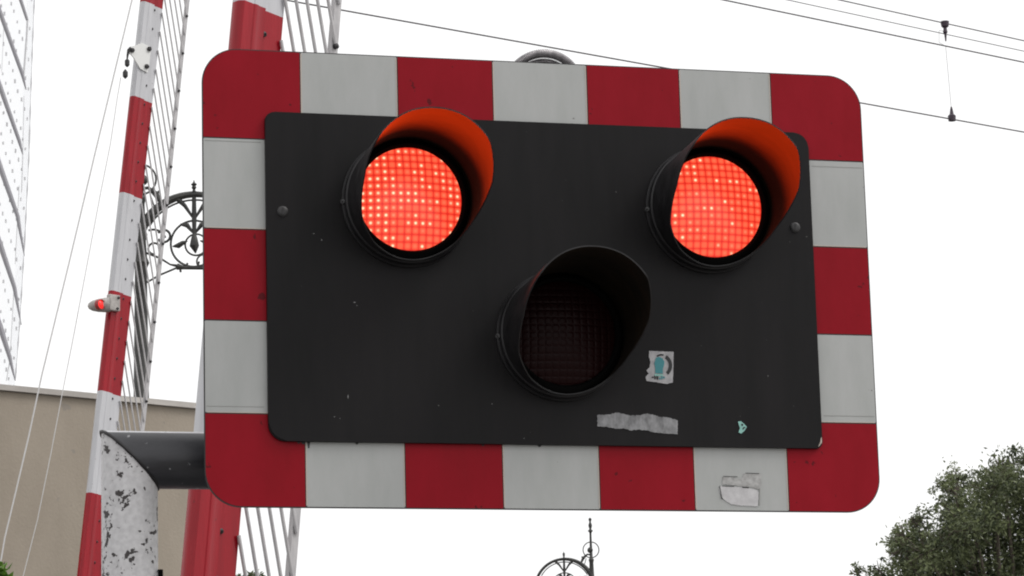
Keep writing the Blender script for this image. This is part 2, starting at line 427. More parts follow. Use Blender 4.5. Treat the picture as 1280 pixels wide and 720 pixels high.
# ------------------------------------------------------------------ trees
def tree(name, label, cat, base, clumps, leafm, nleaf, lsize, trunk_r, seed, twig=3, group=None):
    """clumps: list of (centre, radius)"""
    rnd = random.Random(seed)
    root = empty(name, base, label, cat, group)
    bm = BM(); base = Vector(base)
    top = sum((c for c, r in clumps), Vector()) / len(clumps)
    fork = base + (top - base) * .55; fork.x = base.x * .6 + fork.x * .4
    tube(bm, [base, base + (fork - base) * .5 + Vector((.05, 0, 0)), fork], [trunk_r * 1.3, trunk_r, trunk_r * .8], 10)
    obj('trunk', bm, BARK, root, smooth=True)
    bm = BM(); ends = []
    for c, r in clumps:
        m = fork.lerp(c, .5) + Vector((rnd.uniform(-.2, .2), rnd.uniform(-.2, .2), rnd.uniform(.0, .25)))
        tube(bm, [fork, m, c], [trunk_r * .45, trunk_r * .22, trunk_r * .08], 6)
        for k in range(twig):
            d = Vector((rnd.gauss(0, 1), rnd.gauss(0, 1), rnd.gauss(.5, 1))).normalized() * r * rnd.uniform(.7, 1.02)
            e = c + d; mm = c + d * .5 + Vector((rnd.uniform(-1, 1), rnd.uniform(-1, 1), rnd.uniform(-1, 1))) * r * .12
            tube(bm, [c, mm, e], [trunk_r * .08, trunk_r * .05, trunk_r * .02], 4); ends += [(e, mm)]
    obj('limbs', bm, BARK, root)
    vs, fs, tone = [], [], []
    vol = [r ** 2.4 for c, r in clumps]; tot = sum(vol)
    off = wloc(root)
    for (c, r), v in zip(clumps, vol):
        n = int(nleaf * v / tot)
        # sub-clumps
        subs = []
        for k in range(max(8, int(n / 28))):
            d = Vector((rnd.gauss(0, 1), rnd.gauss(0, 1), rnd.gauss(0, 1))).normalized()
            rr = r * (rnd.random() ** .45)
            subs.append((c + d * rr, r * rnd.uniform(.10, .24), rnd.uniform(0, .75)))
        for k in range(n):
            s_ = subs[rnd.randrange(len(subs))]
            p = s_[0] + Vector((rnd.gauss(0, 1), rnd.gauss(0, 1), rnd.gauss(0, .8))) * s_[1]
            L_ = lsize * rnd.uniform(.6, 1.3); W_ = L_ * rnd.uniform(.32, .5)
            a = Vector((rnd.gauss(0, 1), rnd.gauss(0, 1), rnd.gauss(-.2, .8))).normalized()
            q = Vector((rnd.gauss(0, 1), rnd.gauss(0, 1), rnd.gauss(0, 1))); q = (q - a * q.dot(a)).normalized()
            nn = a.cross(q) * (W_ * .25)
            i = len(vs); o2 = p - off
            vs += [o2, o2 + a * L_ * .5 + q * W_ * .5 + nn, o2 + a * L_, o2 + a * L_ * .5 - q * W_ * .5 + nn]
            fs += [(i, i + 1, i + 2), (i, i + 2, i + 3)]
            tv = min(1, max(0, s_[2] + rnd.uniform(-.15, .3))); tone += [tv, tv]
    me = bpy.data.meshes.new('crown'); me.from_pydata([tuple(v) for v in vs], [], fs)
    at_ = me.attributes.new('tone', 'FLOAT', 'FACE'); at_.data.foreach_set('value', tone)
    me.materials.append(leafm); o = bpy.data.objects.new('crown', me); C.objects.link(o); o.parent = root
    return root
def clump_px(lst, Y, seed, dy=.5):
    rnd = random.Random(seed); out = []
    for (px, py, r) in lst:
        c = at(px, py, Y); sc = (c - CP).dot(CZ) / F
        out.append((c + Vector((0, rnd.uniform(-dy, dy), 0)), r * sc))
    return out
big = clump_px([(1112, 694, 24), (1132, 672, 22), (1092, 716, 16), (1108, 735, 30), (1150, 700, 34), (1190, 668, 44), (1214, 622, 36), (1204, 598, 20), (1240, 600, 32),
                (1266, 586, 26), (1226, 590, 24), (1188, 640, 26), (1162, 664, 24), (1140, 655, 12), (1078, 712, 12), (1158, 690, 30), (1200, 640, 34), (1172, 640, 20), (1245, 612, 34), (1275, 600, 30), (1140, 680, 22), (1130, 700, 30), (1215, 660, 36), (1175, 700, 40), (1180, 618, 14), (1292, 590, 36), (1250, 640, 50), (1300, 640, 60), (1170, 735, 50), (1220, 705, 58), (1280, 705, 64), (1340, 660, 80), (1390, 640, 70),
                (1350, 740, 90), (1240, 780, 80), (1150, 790, 60), (1420, 720, 90), (1300, 830, 90), (1400, 820, 90), (1200, 850, 70), (1460, 780, 80)], 27, 3, .7)
bb = at(1310, 900, 27)
tree('leafy_tree', 'dark green leafy tree rising at the lower right of the signal board', 'tree', (bb.x, bb.y, 0), big, LEAF, 112000, .054, .13, 11, twig=11)
sm = clump_px([(312, 724, 9), (322, 722, 9), (300, 730, 12), (330, 745, 18), (310, 760, 25), (345, 765, 25), (290, 765, 22)], 30, 5, .3)
bb = at(315, 900, 30)
tree('distant_bush', 'olive-green treetop peeping between the white skirt rods below the board', 'tree', (bb.x, bb.y, 0), sm, LEAF2, 5200, .06, .07, 5)
pl = clump_px([(3, 708, 5), (9, 713, 5), (-4, 718, 12), (4, 730, 15), (-20, 730, 22), (-8, 750, 25)], 9, 8, .15)
bb = at(-8, 800, 9)
tree('climbing_shrub', 'bright green leafy shoot in front of the beige wall at the bottom left', 'shrub', (bb.x, bb.y, 0), pl, LEAF3, 900, .05, .03, 9)

# ------------------------------------------------------------------ ornate lamp posts
def lamppost(label, cpx, rpx, dist, mir):
    """cpx = arch centre in the survey; unit = arch radius"""
    c = at_d(cpx[0], cpx[1], dist); U = rpx * dist / F
    ex = Vector((CX.x, CX.y, 0)).normalized() * mir; ez = Vector((0, 0, 1)); ey = Vector((-ex.y, ex.x, 0)) * mir
    def P(x, z, y=0): return c + ex * (x * U) + ez * (z * U) + ey * (y * U)
    colx = -.93
    g = P(colx, 0); root = empty('ornate_lamp_post', (g.x, g.y, 0), label, 'lamp post', 'ornate cast iron lamp posts')
    up = (0, 0, 1)
    H = g.z / U
    bm = BM()
    prof = [(-H, .42), (-H + .5, .42), (-H + .6, .3), (-H + 2.2, .26), (-H + 2.3, .32), (-H + 2.45, .2), (-3.2, .15), (-3.1, .19), (-3.0, .14), (-.3, .105), (-.2, .15), (-.1, .11), (.2, .09), (.3, .12), (.4, .085), (.85, .07), (.95, .095), (1.02, .055),
            (1.55, .04), (1.85, .036), (1.9, .05), (1.94, .095), (1.98, .05), (2.02, .036), (2.07, .055), (2.14, .065), (2.22, .036), (2.27, .032), (2.31, .052), (2.36, .05), (2.4, .001)]
    lathe(bm, [(h * U, r * U) for h, r in prof], P(colx, 0), up, 14); obj('column', bm, IRON, root, smooth=True)
    def arc(cx, cz, r, a0, a1, n=24): return [P(cx + r * cos(RD(a0 + (a1 - a0) * k / n)), cz + r * sin(RD(a0 + (a1 - a0) * k / n))) for k in range(n + 1)]
    def part(nm, specs, m=IRON):
        bm = BM()
        for pts_, r in specs:
            rr = [q * U for q in r] if isinstance(r, list) else r * U
            tube(bm, pts_, rr, 8)
        return obj(nm, bm, m, root, smooth=True)
    n = 30
    part('arch', [(arc(0, 0, 1, 168, 8, n), [.095 - .045 * min(1, k / n * 1.8) for k in range(n + 1)])])
    part('inner_arc', [(arc(0, 0, .9, 150, 30, 20), .017)])
    part('scroll', [(arc(0, .12, .41, 0, 360, 40), .02), (arc(.03, .1, .19, 0, 360, 24), .017), (arc(.16, -.2, .12, 60, 230, 14), .016)])
    part('spray', [([P(0, 1), P(0, .6), P(0, .2)], [.035, .045, .03]), ([P(-.3, .94), P(-.16, .8), P(-.02, .58)], [.05, .035, .02]), ([P(.3, .94), P(.16, .8), P(.02, .58)], [.05, .035, .02]),
                   ([P(-.24, .47), P(-.12, .45), P(-.01, .3)], [.02, .045, .015]), ([P(.24, .47), P(.12, .45), P(.01, .3)], [.02, .045, .015])])
    bm = BM(); lathe(bm, [(x * U, r * U) for x, r in ((0, .0), (.03, .04), (.06, .02), (.1, .045), (.13, .03), (.16, .055), (.19, .02), (.25, .0))], P(0, 1.02), up, 10)
    obj('finial', bm, IRON, root, smooth=True)
    part('leaf_boss', [([P(0, .34), P(0, .2), P(0, .08), P(.02, -.05)], [.02, .06, .085, .01]), ([P(-.38, .08), P(-.28, .09), P(-.2, .14), P(-.12, .17)], [.01, .05, .04, .01]), ([P(.38, .08), P(.28, .09), P(.2, .14), P(.1, .17)], [.01, .05, .04, .01])])
    part('lower_bar', [([P(-.3, -.28), P(-.2, -.3), P(.2, -.32), P(.8, -.3), P(.98, .12)], [.06, .035, .03, .028, .03]), ([P(-.84, -.02), P(-.6, -.12), P(-.42, -.24), P(-.28, -.27)], [.02, .02, .016, .03]),
                       ([P(-.93, -.6), P(-.6, -.42), P(-.28, -.29)], .018), ([P(-.25, -.3), P(-.24, -.38)], .02), ([P(-.15, -.3), P(-.12, -.22)], .018), ([P(.05, -.3), P(.08, -.2)], .018)])
    part('side_curl', [(arc(-.53, .27, .11, -150, 150, 18), .022), (arc(-.72, .16, .23, 110, 20, 10), .02), (arc(-.7, .05, .1, 0, 270, 12), .02)])
    part('top_ring', [(arc(colx, 1.29, .27, 0, 360, 30), .018)])
    bm = BM(); s_ = P(colx + .03, 1.28); bmesh.ops.create_uvsphere(bm, u_segments=12, v_segments=8, radius=.1 * U, matrix=Matrix.Translation(s_)); obj('ring_ball', bm, IRON, root, smooth=True)
    part('ring_stem', [([P(colx, 1.12), P(-.8, 1.14), P(-.66, 1.02), P(-.58, .86)], [.03, .03, .055, .03]), ([P(-.7, 1.0), P(-.6, 1.07)], .025), ([P(-.76, 1.0), P(-.68, .76), P(-.8, .62)], .015)])
    return root
lamppost('larger ornate scrolled iron lamp post behind the left-hand boom and wall', (243, 313), 72, 27, 1)
lamppost('small distant ornate scrolled iron lamp post rising below the signal board', (706, 735.5), 36.8, 53, -1)

# ------------------------------------------------------------------ overhead railway wires
dz = at_z(1190, 149, 6.3)                         # where the dropper meets the contact wire
def flat_dist(px, py):                            # point of the ray over the same vertical line as dz
    d_ = ray(px, py); k = ((dz.x - CP.x) ** 2 + (dz.y - CP.y) ** 2) ** .5 / (d_.x ** 2 + d_.y ** 2) ** .5
    return CP + d_ * k
WL = {}
for nm, p0, p1, r, lab in (('a', (424, 12), (1190, 149), .0042, 'lowest overhead railway wire, crossing behind the signal board'),
                           ('b', (905, 0), (1182, 57.5), .0042, 'thicker upper overhead wire, lowest of the three in the top right corner'),
                           ('c', (985, 0), (1181, 42.5), .0026, 'thinnest overhead wire, middle of the three in the top right corner'),
                           ('d', (1050, 0), (1181, 29), .0036, 'topmost overhead wire in the top right corner')):
    Q = flat_dist(*p1); P0 = at_z(*p0, Q.z); dd = (Q - P0).normalized(); WL[nm] = (Q, dd)
    bm = BM(); tube(bm, [Q - dd * 22, Q, Q + dd * 22], r, 6)
    tag(obj('overhead_wire', bm, OHW, origin=Q), lab, 'overhead wire', 'overhead railway wires')
Qa, Qb, Qc, Qd = (WL[k][0] for k in 'abcd')
root = empty('wire_dropper', Qa, 'thin vertical dropper with dark clamps tying the overhead wires together at the upper right', 'wire dropper')
bm = BM(); tube(bm, [Qa + Vector((0, 0, .05)), Qb], .0013, 5); obj('dropper_cable', bm, OHW, root)
bm = BM(); tube(bm, [Qb, Qb + Vector((-.04, 0, .02)), Qc + Vector((-.035, 0, .02)), Qd + Vector((0, 0, -.05))], .0013, 5); obj('loop_cable', bm, OHW, root)
bm = BM(); lathe(bm, [(-.012, .006), (-.01, .022), (.02, .024), (.032, .012), (.06, .008), (.075, .004)], Qa, (0, 0, 1), 10); obj('clamp', bm, INS, root)
bm = BM(); lathe(bm, [(.012, .015), (.01, .026), (-.02, .022), (-.03, .01), (-.055, .014), (-.065, .008), (-.11, .004)], Qd, (0, 0, 1), 10); obj('clamp', bm, INS, root)

# ------------------------------------------------------------------ barrier booms
YAW = RD(30)
def make_boom(name, label, top, bot, Y, band, zbase, ztop, phase, K_):
    """top/bot: survey x of the main tube's centre at y=0 and y=720; band boundaries every `band` metres; K_ = scale"""
    u = Vector((cos(YAW), sin(YAW), 0))
    mid = at((top + bot) / 2, 360, Y)
    lo, hi = -.5, .5
    for _ in range(50):
        k = (lo + hi) / 2; a = (Vector((0, 0, 1)) + u * k).normalized()
        p, q = prj(mid + a * .3), prj(mid - a * .3)
        sl_ = (p[0] - q[0]) / (q[1] - p[1])
        if sl_ < (top - bot) / 720: lo = k
        else: hi = k
    uu = (u - a * u.dot(a)).normalized(); nn = a.cross(uu).normalized()      # nn away from camera?
    if nn.y < 0: nn = -nn
    def s_of_y(y):
        l, h = -10, 10
        for _ in range(50):
            s = (l + h) / 2
            if prj(mid + a * s)[1] > y: l = s
            else: h = s
        return s
    W = lambda s, x=0, y=0: mid + a * s + uu * x + nn * y
    s0 = (zbase - mid.z) / a.z; s1 = (ztop - mid.z) / a.z
    g = W(s0)
    root = empty(name, (g.x, g.y, 0), label, 'barrier', 'raised level crossing booms')
    sb = s_of_y(phase)
    bounds = [s0]; k = math.ceil((s0 - sb) / band); cur = k
    while sb + k * band < s1: bounds.append(sb + k * band); k += 1
    bounds.append(s1)
    hw, hd = .04 * K_, .0225 * K_
    sec = [(-hw, -hd * .45), (-hw * .78, -hd), (-hw * .1, -hd), (-hw * .03, -hd * 1.1), (hw * .22, -hd * 1.1), (hw * .3, -hd), (hw * .8, -hd), (hw, -hd * .5), (hw, hd * .6), (hw * .8, hd), (-hw * .8, hd), (-hw, hd * .5)]
    fw = .056 * K_; ft = .005 * K_
    flg = [(hw + .0005, -hd * .45), (hw + fw, -hd * .45), (hw + fw, -hd * .45 + ft * 2), (hw + .0005, -hd * .45 + ft * 2)]
    def extr(secp):
        bm = BM(); n = len(secp)
        for i in range(len(bounds) - 1):
            idx = (cur - 1 + i) % 2
            r0 = [bm.verts.new(W(bounds[i], x, y)) for x, y in secp]; r1 = [bm.verts.new(W(bounds[i + 1], x, y)) for x, y in secp]
            for j in range(n):
                f = bm.faces.new((r0[j], r0[(j + 1) % n], r1[(j + 1) % n], r1[j])); f.material_index = idx
            if i == 0: bm.faces.new(r0[::-1]).material_index = idx
            if i == len(bounds) - 2: bm.faces.new(r1).material_index = idx
        bmesh.ops.remove_doubles(bm, verts=bm.verts, dist=1e-6)
        return fix(bm)
    obj('boom', extr(sec), [BW, BR], root, smooth=True)
    obj('skirt_rail', extr(flg), [BW, BR], root)
    # bolts, hanging rods and the lower bar of the folded skirt
    pitch = .107; drop = .5; gap = .158 * K_
    barx = hw + fw + gap
    bm = BM()
    bx, by = .010 * K_, .007 * K_
    vs0 = [bm.verts.new(W(s0 + .3, barx + sx_ * bx, -hd * .4 + sy_ * by)) for sx_, sy_ in ((-1, -1), (1, -1), (1, 1), (-1, 1))]
    vs1 = [bm.verts.new(W(s1, barx + sx_ * bx, -hd * .4 + sy_ * by)) for sx_, sy_ in ((-1, -1), (1, -1), (1, 1), (-1, 1))]
    for j in range(4): bm.faces.new((vs0[j], vs0[(j + 1) % 4], vs1[(j + 1) % 4], vs1[j]))
    obj('skirt_bar', fix(bm), GALV, root)
    st, sbm = s_of_y(-60), s_of_y(780)
    n = int((st - sbm) / pitch) + 6
    proto_rod = proto_bolt = None
    for i in range(n):
        s = sbm + i * pitch
        P1 = W(s, hw + fw * .9, -hd * .45 - .006 * K_); P2 = W(s - drop, barx, -hd * .4 - by - .004 * K_)
        if proto_rod is None:
            bm = BM(); tube(bm, [P1, P2], .0043 * K_, 8); proto_rod = obj('skirt_rod', bm, GALV, root, origin=P1, smooth=True)
            bm = BM(); lathe(bm, [(.004, .0065 * K_), (-.004, .0065 * K_), (-.006, .002)], W(s, hw + .001, -hd * .45 - .002), nn, 8); c0 = W(s, hw + .001, -hd * .45)
            proto_bolt = obj('bolt', bm, BOLT, root, origin=c0)
            bm = BM(); lathe(bm, [(.006, .007 * K_), (-.004, .007 * K_), (-.006, .001)], P2, nn, 8)
            proto_piv = obj('pivot', bm, BOLT, root, origin=P2)
        else:
            o = proto_rod.copy(); C.objects.link(o); o.parent = root; o.location = P1 - Vector(root.location)
            o = proto_bolt.copy(); C.objects.link(o); o.parent = root; o.location = W(s, hw + .001, -hd * .45) - Vector(root.location)
            if i % 2 == 0:
                o = proto_piv.copy(); C.objects.link(o); o.parent = root; o.location = P2 - Vector(root.location)
    # drive cabinet and cranked foot below
    bm = BM(); box(bm, (g.x + .0, g.y + .22, .55), (.22, .18, .55), bev=.015); obj('drive_cabinet', fix(bm), GALV, root)
    bm = BM(); tube(bm, [Vector((g.x, g.y + .1, 1.0)), W(s0 + .05, 0, .04), W(s0 + .5, 0, hd)], [.03, .03, .02], 10); obj('pivot_shaft', bm, BOLT, root)
    return root, W, s_of_y, hw, hd, fw
b1, W1, S1, hw1, hd1, fw1 = make_boom('barrier_boom', 'slimmer, farther red and white raised boom left of the board, carrying a small red lamp', 184.5, 106, 10.9, .535, 1.0, 7.4, 123, 1.0)
b2, W2, S2, hw2, hd2, fw2 = make_boom('barrier_boom', 'wide, nearer red and white raised boom passing directly behind the signal board', 312, 248, 1.75, .53, .95, 6.4, 8, 1.0)

# bracket plate, hook and cables of the farther boom
s = S1(70)
def shape(bm, W, s, poly, y0, y1):
    a = [bm.verts.new(W(s + t_, x, y0)) for x, t_ in poly]; b2_ = [bm.verts.new(W(s + t_, x, y1)) for x, t_ in poly]
    bm.faces.new(a); bm.faces.new(b2_[::-1]); n = len(poly)
    for k in range(n): bm.faces.new((a[k], b2_[k], b2_[(k + 1) % n], a[(k + 1) % n]))
WP = mat('white_plate', (.72, .72, .71), .4)
bm = BM(); shape(bm, W1, s, [(-.105, .012), (-.105, -.02), (-.075, -.035), (-.02, -.085), (.028, -.092), (.034, -.06), (.034, .045), (.02, .055), (-.03, .058), (-.07, .03)], -hd1 - .008, -hd1 - .002)
plate = obj('cable_bracket', fix(bm), WP, b1)
for x, t_ in ((.02, .038), (.016, -.062), (-.088, -.004)):
    bm = BM(); lathe(bm, [(0, .013), (-.01, .013), (-.012, .003)], W1(s + t_, x, -hd1 - .008), (W1(0, 0, 1) - W1(0, 0, 0)), 6); obj('bolt', bm, BOLT, plate)
hk = W1(s - .01, -.11, -hd1 - .01)
bm = BM(); tube(bm, [hk + Vector((.012, 0, .012)), hk, hk + Vector((-.006, 0, -.03)), hk + Vector((-.008, 0, -.05))], [.009, .009, .006, .004], 8)
lathe(bm, [(0, .004), (.01, .013), (.035, .013), (.045, .004)], hk + Vector((-.008, 0, -.092)), (0, 0, 1), 10)
lathe(bm, [(0, .004), (.012, .014), (.035, .014), (.05, .003)], hk + Vector((-.018, 0, -.155)), (0, 0, 1), 10)
obj('shackle', bm, SCREW, b1)
def cable(pxs, r, Ys, m, label):
    bm = BM(); tube(bm, [at(x, y, Yy) for (x, y), Yy in zip(pxs, Ys)], r, 6); return obj('stay_cable', bm, m, b1, label=label)
y1 = hk.y
cable([(151, 97), (147, 120), (138, 180), (126, 240), (109, 330), (92, 420), (78, 491), (63, 570), (47, 649), (29, 720), (-12, 870)], .0024, [y1] * 6 + [y1 - .03] * 5, WIRE, 'thin cable hanging from the hook')
cable([(192, -98), (165, 0), (118, 195), (86, 330), (52, 470), (36, 545), (18, 622), (6, 672), (-2, 720), (-18, 870)], .0042, [y1] * 4 + [y1 - .02] * 6, WIRE, 'thicker stay cable')

# small red lamp on the farther boom
s = S1(382)
axl = (W1(0, -1, -.55) - W1(0, 0, 0)).normalized(); upv = (W1(1, 0, 0) - W1(0, 0, 0))
vd = (W1(0, .1, -1) - W1(0, 0, 0)).normalized()
HSG = mat('lamp_housing_grey', (.40, .37, .35), .5); vary(HSG, (.30, .28, .265), (.46, .43, .41), (40, 40, 40), 5)
c0 = W1(s, -.042, -.012)
lroot = BM()
box(lroot, W1(s, -.032, -.034), (.034, .014, .042), Matrix.Rotation(YAW, 3, 'Z'), bev=.004)
lampo = obj('boom_lamp', fix(lroot), HSG, b1)
bm = BM(); lathe(bm, [(-.005, .037), (.02, .038), (.055, .034), (.085, .026), (.103, .014), (.108, .001)], at(136, 381, c0.y - .05), Vector((-.93, .12, -.06)), 20, ref=None); obj('lamp_shell', bm, HSG, lampo, smooth=True)
lc = at(125.5, 380.5, c0.y - .088)
RDL = mat('small_red_lens', (.5, .01, .01), .3, em=(1, .02, .015), emst=.95)
RDE = mat('red_visor', (.32, .03, .03), .5)
bm = BM(); lathe(bm, [(0, .023), (-.004, .018), (-.007, .009), (-.008, .0)], lc, vd * -1, 20); obj('lens', bm, RDL, lampo, smooth=True)
bm = BM(); lathe(bm, [(-.006, .0235), (.009, .0235), (.009, .0265), (-.014, .0275)], lc, vd, 20); obj('visor', bm, RDE, lampo, smooth=True)
for t_ in (-.028, .03):
    bm = BM(); lathe(bm, [(0, .007), (-.006, .007), (-.007, .001)], W1(s + t_, -.014, -.048), (W1(0, 0, 1) - W1(0, 0, 0)), 6); obj('bolt', bm, BOLT, lampo)

# ------------------------------------------------------------------ THE SIGNAL
postc = at(162, 620, .12); PX = postc.x; PY = .12; PR = .0475
az = at(220, 575.5, .12).z
sig = empty('level_crossing_signal', (PX, PY, 0), 'crossing signal board with red and white chequered border and three hooded lamps, two lit', 'traffic signal')
n = 40
bm = BM()
lowr = [bm.verts.new((PX + PR * cos(2 * pi * k / n), PY + PR * sin(2 * pi * k / n), 0)) for k in range(n)]
topr = [bm.verts.new((PX + PR * cos(2 * pi * k / n), PY + PR * sin(2 * pi * k / n), az - PR * cos(2 * pi * k / n))) for k in range(n)]
for k in range(n): bm.faces.new((lowr[k], lowr[(k + 1) % n], topr[(k + 1) % n], topr[k]))
obj('post', bm, POST, sig, smooth=True)
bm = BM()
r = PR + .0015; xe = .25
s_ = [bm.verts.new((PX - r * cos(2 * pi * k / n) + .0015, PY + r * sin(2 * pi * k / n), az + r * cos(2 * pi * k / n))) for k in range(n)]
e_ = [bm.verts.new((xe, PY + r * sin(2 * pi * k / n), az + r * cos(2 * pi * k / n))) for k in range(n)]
for k in range(n): bm.faces.new((s_[k], s_[(k + 1) % n], e_[(k + 1) % n], e_[k])).material_index = 1 if k in (n - 3, n - 2, n - 1, 0, 1, 2) else 0  # white top faces paint in the sky-lit highlight along the arm's upper edge
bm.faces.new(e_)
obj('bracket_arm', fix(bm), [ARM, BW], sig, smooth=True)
# weld bead on the mitre
bm = BM(); tube(bm, [(PX + (PR + .001) * cos(2 * pi * k / n), PY + (PR + .001) * sin(2 * pi * k / n), az - (PR + .001) * cos(2 * pi * k / n) - .001) for k in range(n)],
                [.0022 + .0012 * random.random() for k in range(n)], 6, closed=True)
obj('weld_bead', bm, BOLT, sig, smooth=True)
# power cable clipped to the post
bm = BM(); cc = at(200.5, 712, .1)
tube(bm, [(cc.x, PY - .02, cc.z - .02 + .02), (cc.x + .001, PY - .02, cc.z - .2), (cc.x, PY - .02, .02)], .0045, 8); obj('cable', bm, RUB, sig)

HW_, HH_ = .6, .6 * .6622545
RC = .062
bm = BM(); prism(bm, rrect(-HW_, HB - HH_, HW_, HB + HH_, (RC,) * 4, 14), 0, .004); obj('border_board', fix(bm), EDGE, sig)
# stiffening frame behind
bm = BM()
for zz in (-.26, .26): box(bm, (0, .024, HB + zz), (.50, .018, .022))
for xx in (-.25, .28): box(bm, (xx, .056, HB - .06), (.02, .012, .27))
obj('rear_frame', bm, GALV, sig)
bm = BM(); box(bm, (0, .085, HB + .02), (.42, .04, .22), bev=.01); obj('rear_box', fix(bm), DARK, sig)
# chequers of the border: 7 x 5 cells, red corners, alternating
cw, ch = 2 * HW_ / 7, 2 * HH_ / 5
g_ = .0011
IN_X, IN_Z = .4925, .2857
def cell(i, j):
    x0, x1 = -HW_ + cw * i, -HW_ + cw * (i + 1); z1, z0 = HB + HH_ - ch * j, HB + HH_ - ch * (j + 1)
    return x0, z0, x1, z1
e = .0018
for i in range(7):
    for j in range(5):
        if 0 < i < 6 and 0 < j < 4: continue
        red = (i + j) % 2 == 0
        x0, z0, x1, z1 = cell(i, j)
        if i == 0: x0 += e
        else: x0 += g_
        if i == 6: x1 -= e
        else: x1 -= g_
        if j == 0: z1 -= e
        else: z1 -= g_
        if j == 4: z0 += e
        else: z0 += g_
        rs = [0, 0, 0, 0]
        if (i, j) == (0, 0): rs[0] = RC - e
        if (i, j) == (6, 0): rs[1] = RC - e
        if (i, j) == (6, 4): rs[2] = RC - e
        if (i, j) == (0, 4): rs[3] = RC - e
        # trim to a strip under the inner panel's edge
        if not red: rs = [.002] * 4
        bm = BM(); prism(bm, rrect(x0, z0, x1, z1, rs, 10), -.0007, -.0001)
        # pale cut edge down one side of each white square
        obj('red_square' if red else 'white_square', fix(bm), RED if red else WHT, sig)
        if not red:
            strips = []
            if j in (0, 4):
                strips.append([(x0 - .0008, z0 + .002), (x0 + .0012, z0 + .002), (x0 + .0012, z1 - .002), (x0 - .0008, z1 - .002)])
                if j == 4 or i % 2: strips.append([(x1 - .0016, z0 + .002), (x1 + .0002, z0 + .002), (x1 + .0002, z1 - .002), (x1 - .0016, z1 - .002)])
            else: strips.append([(x0 + .003, z0 - .0004), (x1 - .003, z0 - .0004), (x1 - .003, z0 + .0012), (x0 + .003, z0 + .0012)])
            for q_ in strips:
                bm = BM(); prism(bm, q_, -.0013, -.0008); obj('sheeting_edge', fix(bm), PALE, sig)
# seam lines where the side whites were lapped
SEAM = mat('dirty_lap_seam', (.27, .27, .26), .7)
for (i, j, dz_) in ((6, 1, .012), (6, 3, -.012), (0, 1, .006), (0, 3, -.011)):
    x0, z0, x1, z1 = cell(i, j); zz = z1 - dz_ if dz_ > 0 else z0 - dz_
    if i == 0: x0 += .004; x1 = -IN_X - .006
    else: x0 = IN_X + .008; x1 -= .004
    bm = BM(); prism(bm, [(x0, zz), (x1, zz), (x1, zz + .0011), (x0, zz + .0011)], -.0010, -.0008); obj('lap_seam', fix(bm), SEAM, sig)
# charcoal backing panel, proud of the border
bm = BM(); prism(bm, rrect(-IN_X, HB - IN_Z, IN_X, HB + IN_Z, (.016, .026, .010, .03), 8), -.010, -.0012)
es = [e2 for e2 in bm.edges if abs(e2.verts[0].co.y + .010) < 1e-5 and abs(e2.verts[1].co.y + .010) < 1e-5]
bmesh.ops.bevel(bm, geom=es, offset=.0022, segments=2, affect='EDGES')
panel = obj('backing_panel', fix(bm), DARK, sig)
# tar drips under the panel edge
for x, l, w_ in ((-.423, .010, .003), (-.432, .004, .006), (-.34, .003, .004), (-.12, .003, .003), (-.02, .003, .005), (-.44, .003, .004)):
    z = HB - IN_Z
    bm = BM(); prism(bm, [(x - w_, z + .002), (x + w_, z + .002), (x + w_ * .5, z - l * .5), (x + .001, z - l), (x - .001, z - l), (x - w_ * .5, z - l * .5)], -.0022, -.0010); obj('sealant_drip', fix(bm), EDGE, sig)
# rubbed bare corner at lower right
bm = BM(); tube(bm, [(IN_X - .001, -.009, HB - IN_Z + .022), (IN_X - .003, -.0102, HB - IN_Z + .010), (IN_X - .008, -.0102, HB - IN_Z + .003)], [.0006, .0018, .0006], 6); obj('bare_metal_chip', bm, PALE, sig)
# small chips and scratches in the panel's paint
CHIP = mat('paint_chip_grey', (.2, .2, .2), .7)
for (x, y, w_, h_) in ((435, 496, .7, 3), (443, 378, 1.8, .8), (446, 382, .8, .6), (418, 521, 1, .6), (425, 523, .6, .5), (615, 505, .6, .8), (402, 300, .8, 1.2), (392, 292, 1.4, .5), (655, 548, .7, .7), (770, 240, .6, .6), (960, 470, .5, 1.1)):
    bm = BM(); pp = [at(*q_, -.0100) for q_ in ((x - w_, y), (x, y - h_), (x + w_, y - h_ * .3), (x + w_ * .4, y + h_))]
    prism(bm, [(q_.x, q_.z) for q_ in pp], -.0103, -.0099); obj('paint_chip', fix(bm), CHIP, panel)
# slotted screws
for x, z in ((-.4642, .1102), (.4599, .1108)):
    c = Vector((x, -.010, HB + z))
    bm = BM(); lathe(bm, [(-.001, .0095), (.0012, .0095), (.0028, .008), (.0034, .005), (.0036, 0)], c, (0, -1, 0), 24); sc = obj('screw', bm, SCREW, sig, smooth=True)
    bm = BM(); box(bm, c + Vector((0, -.0036, 0)), (.0013, .0005, .0062)); obj('slot', bm, EDGE, sc)

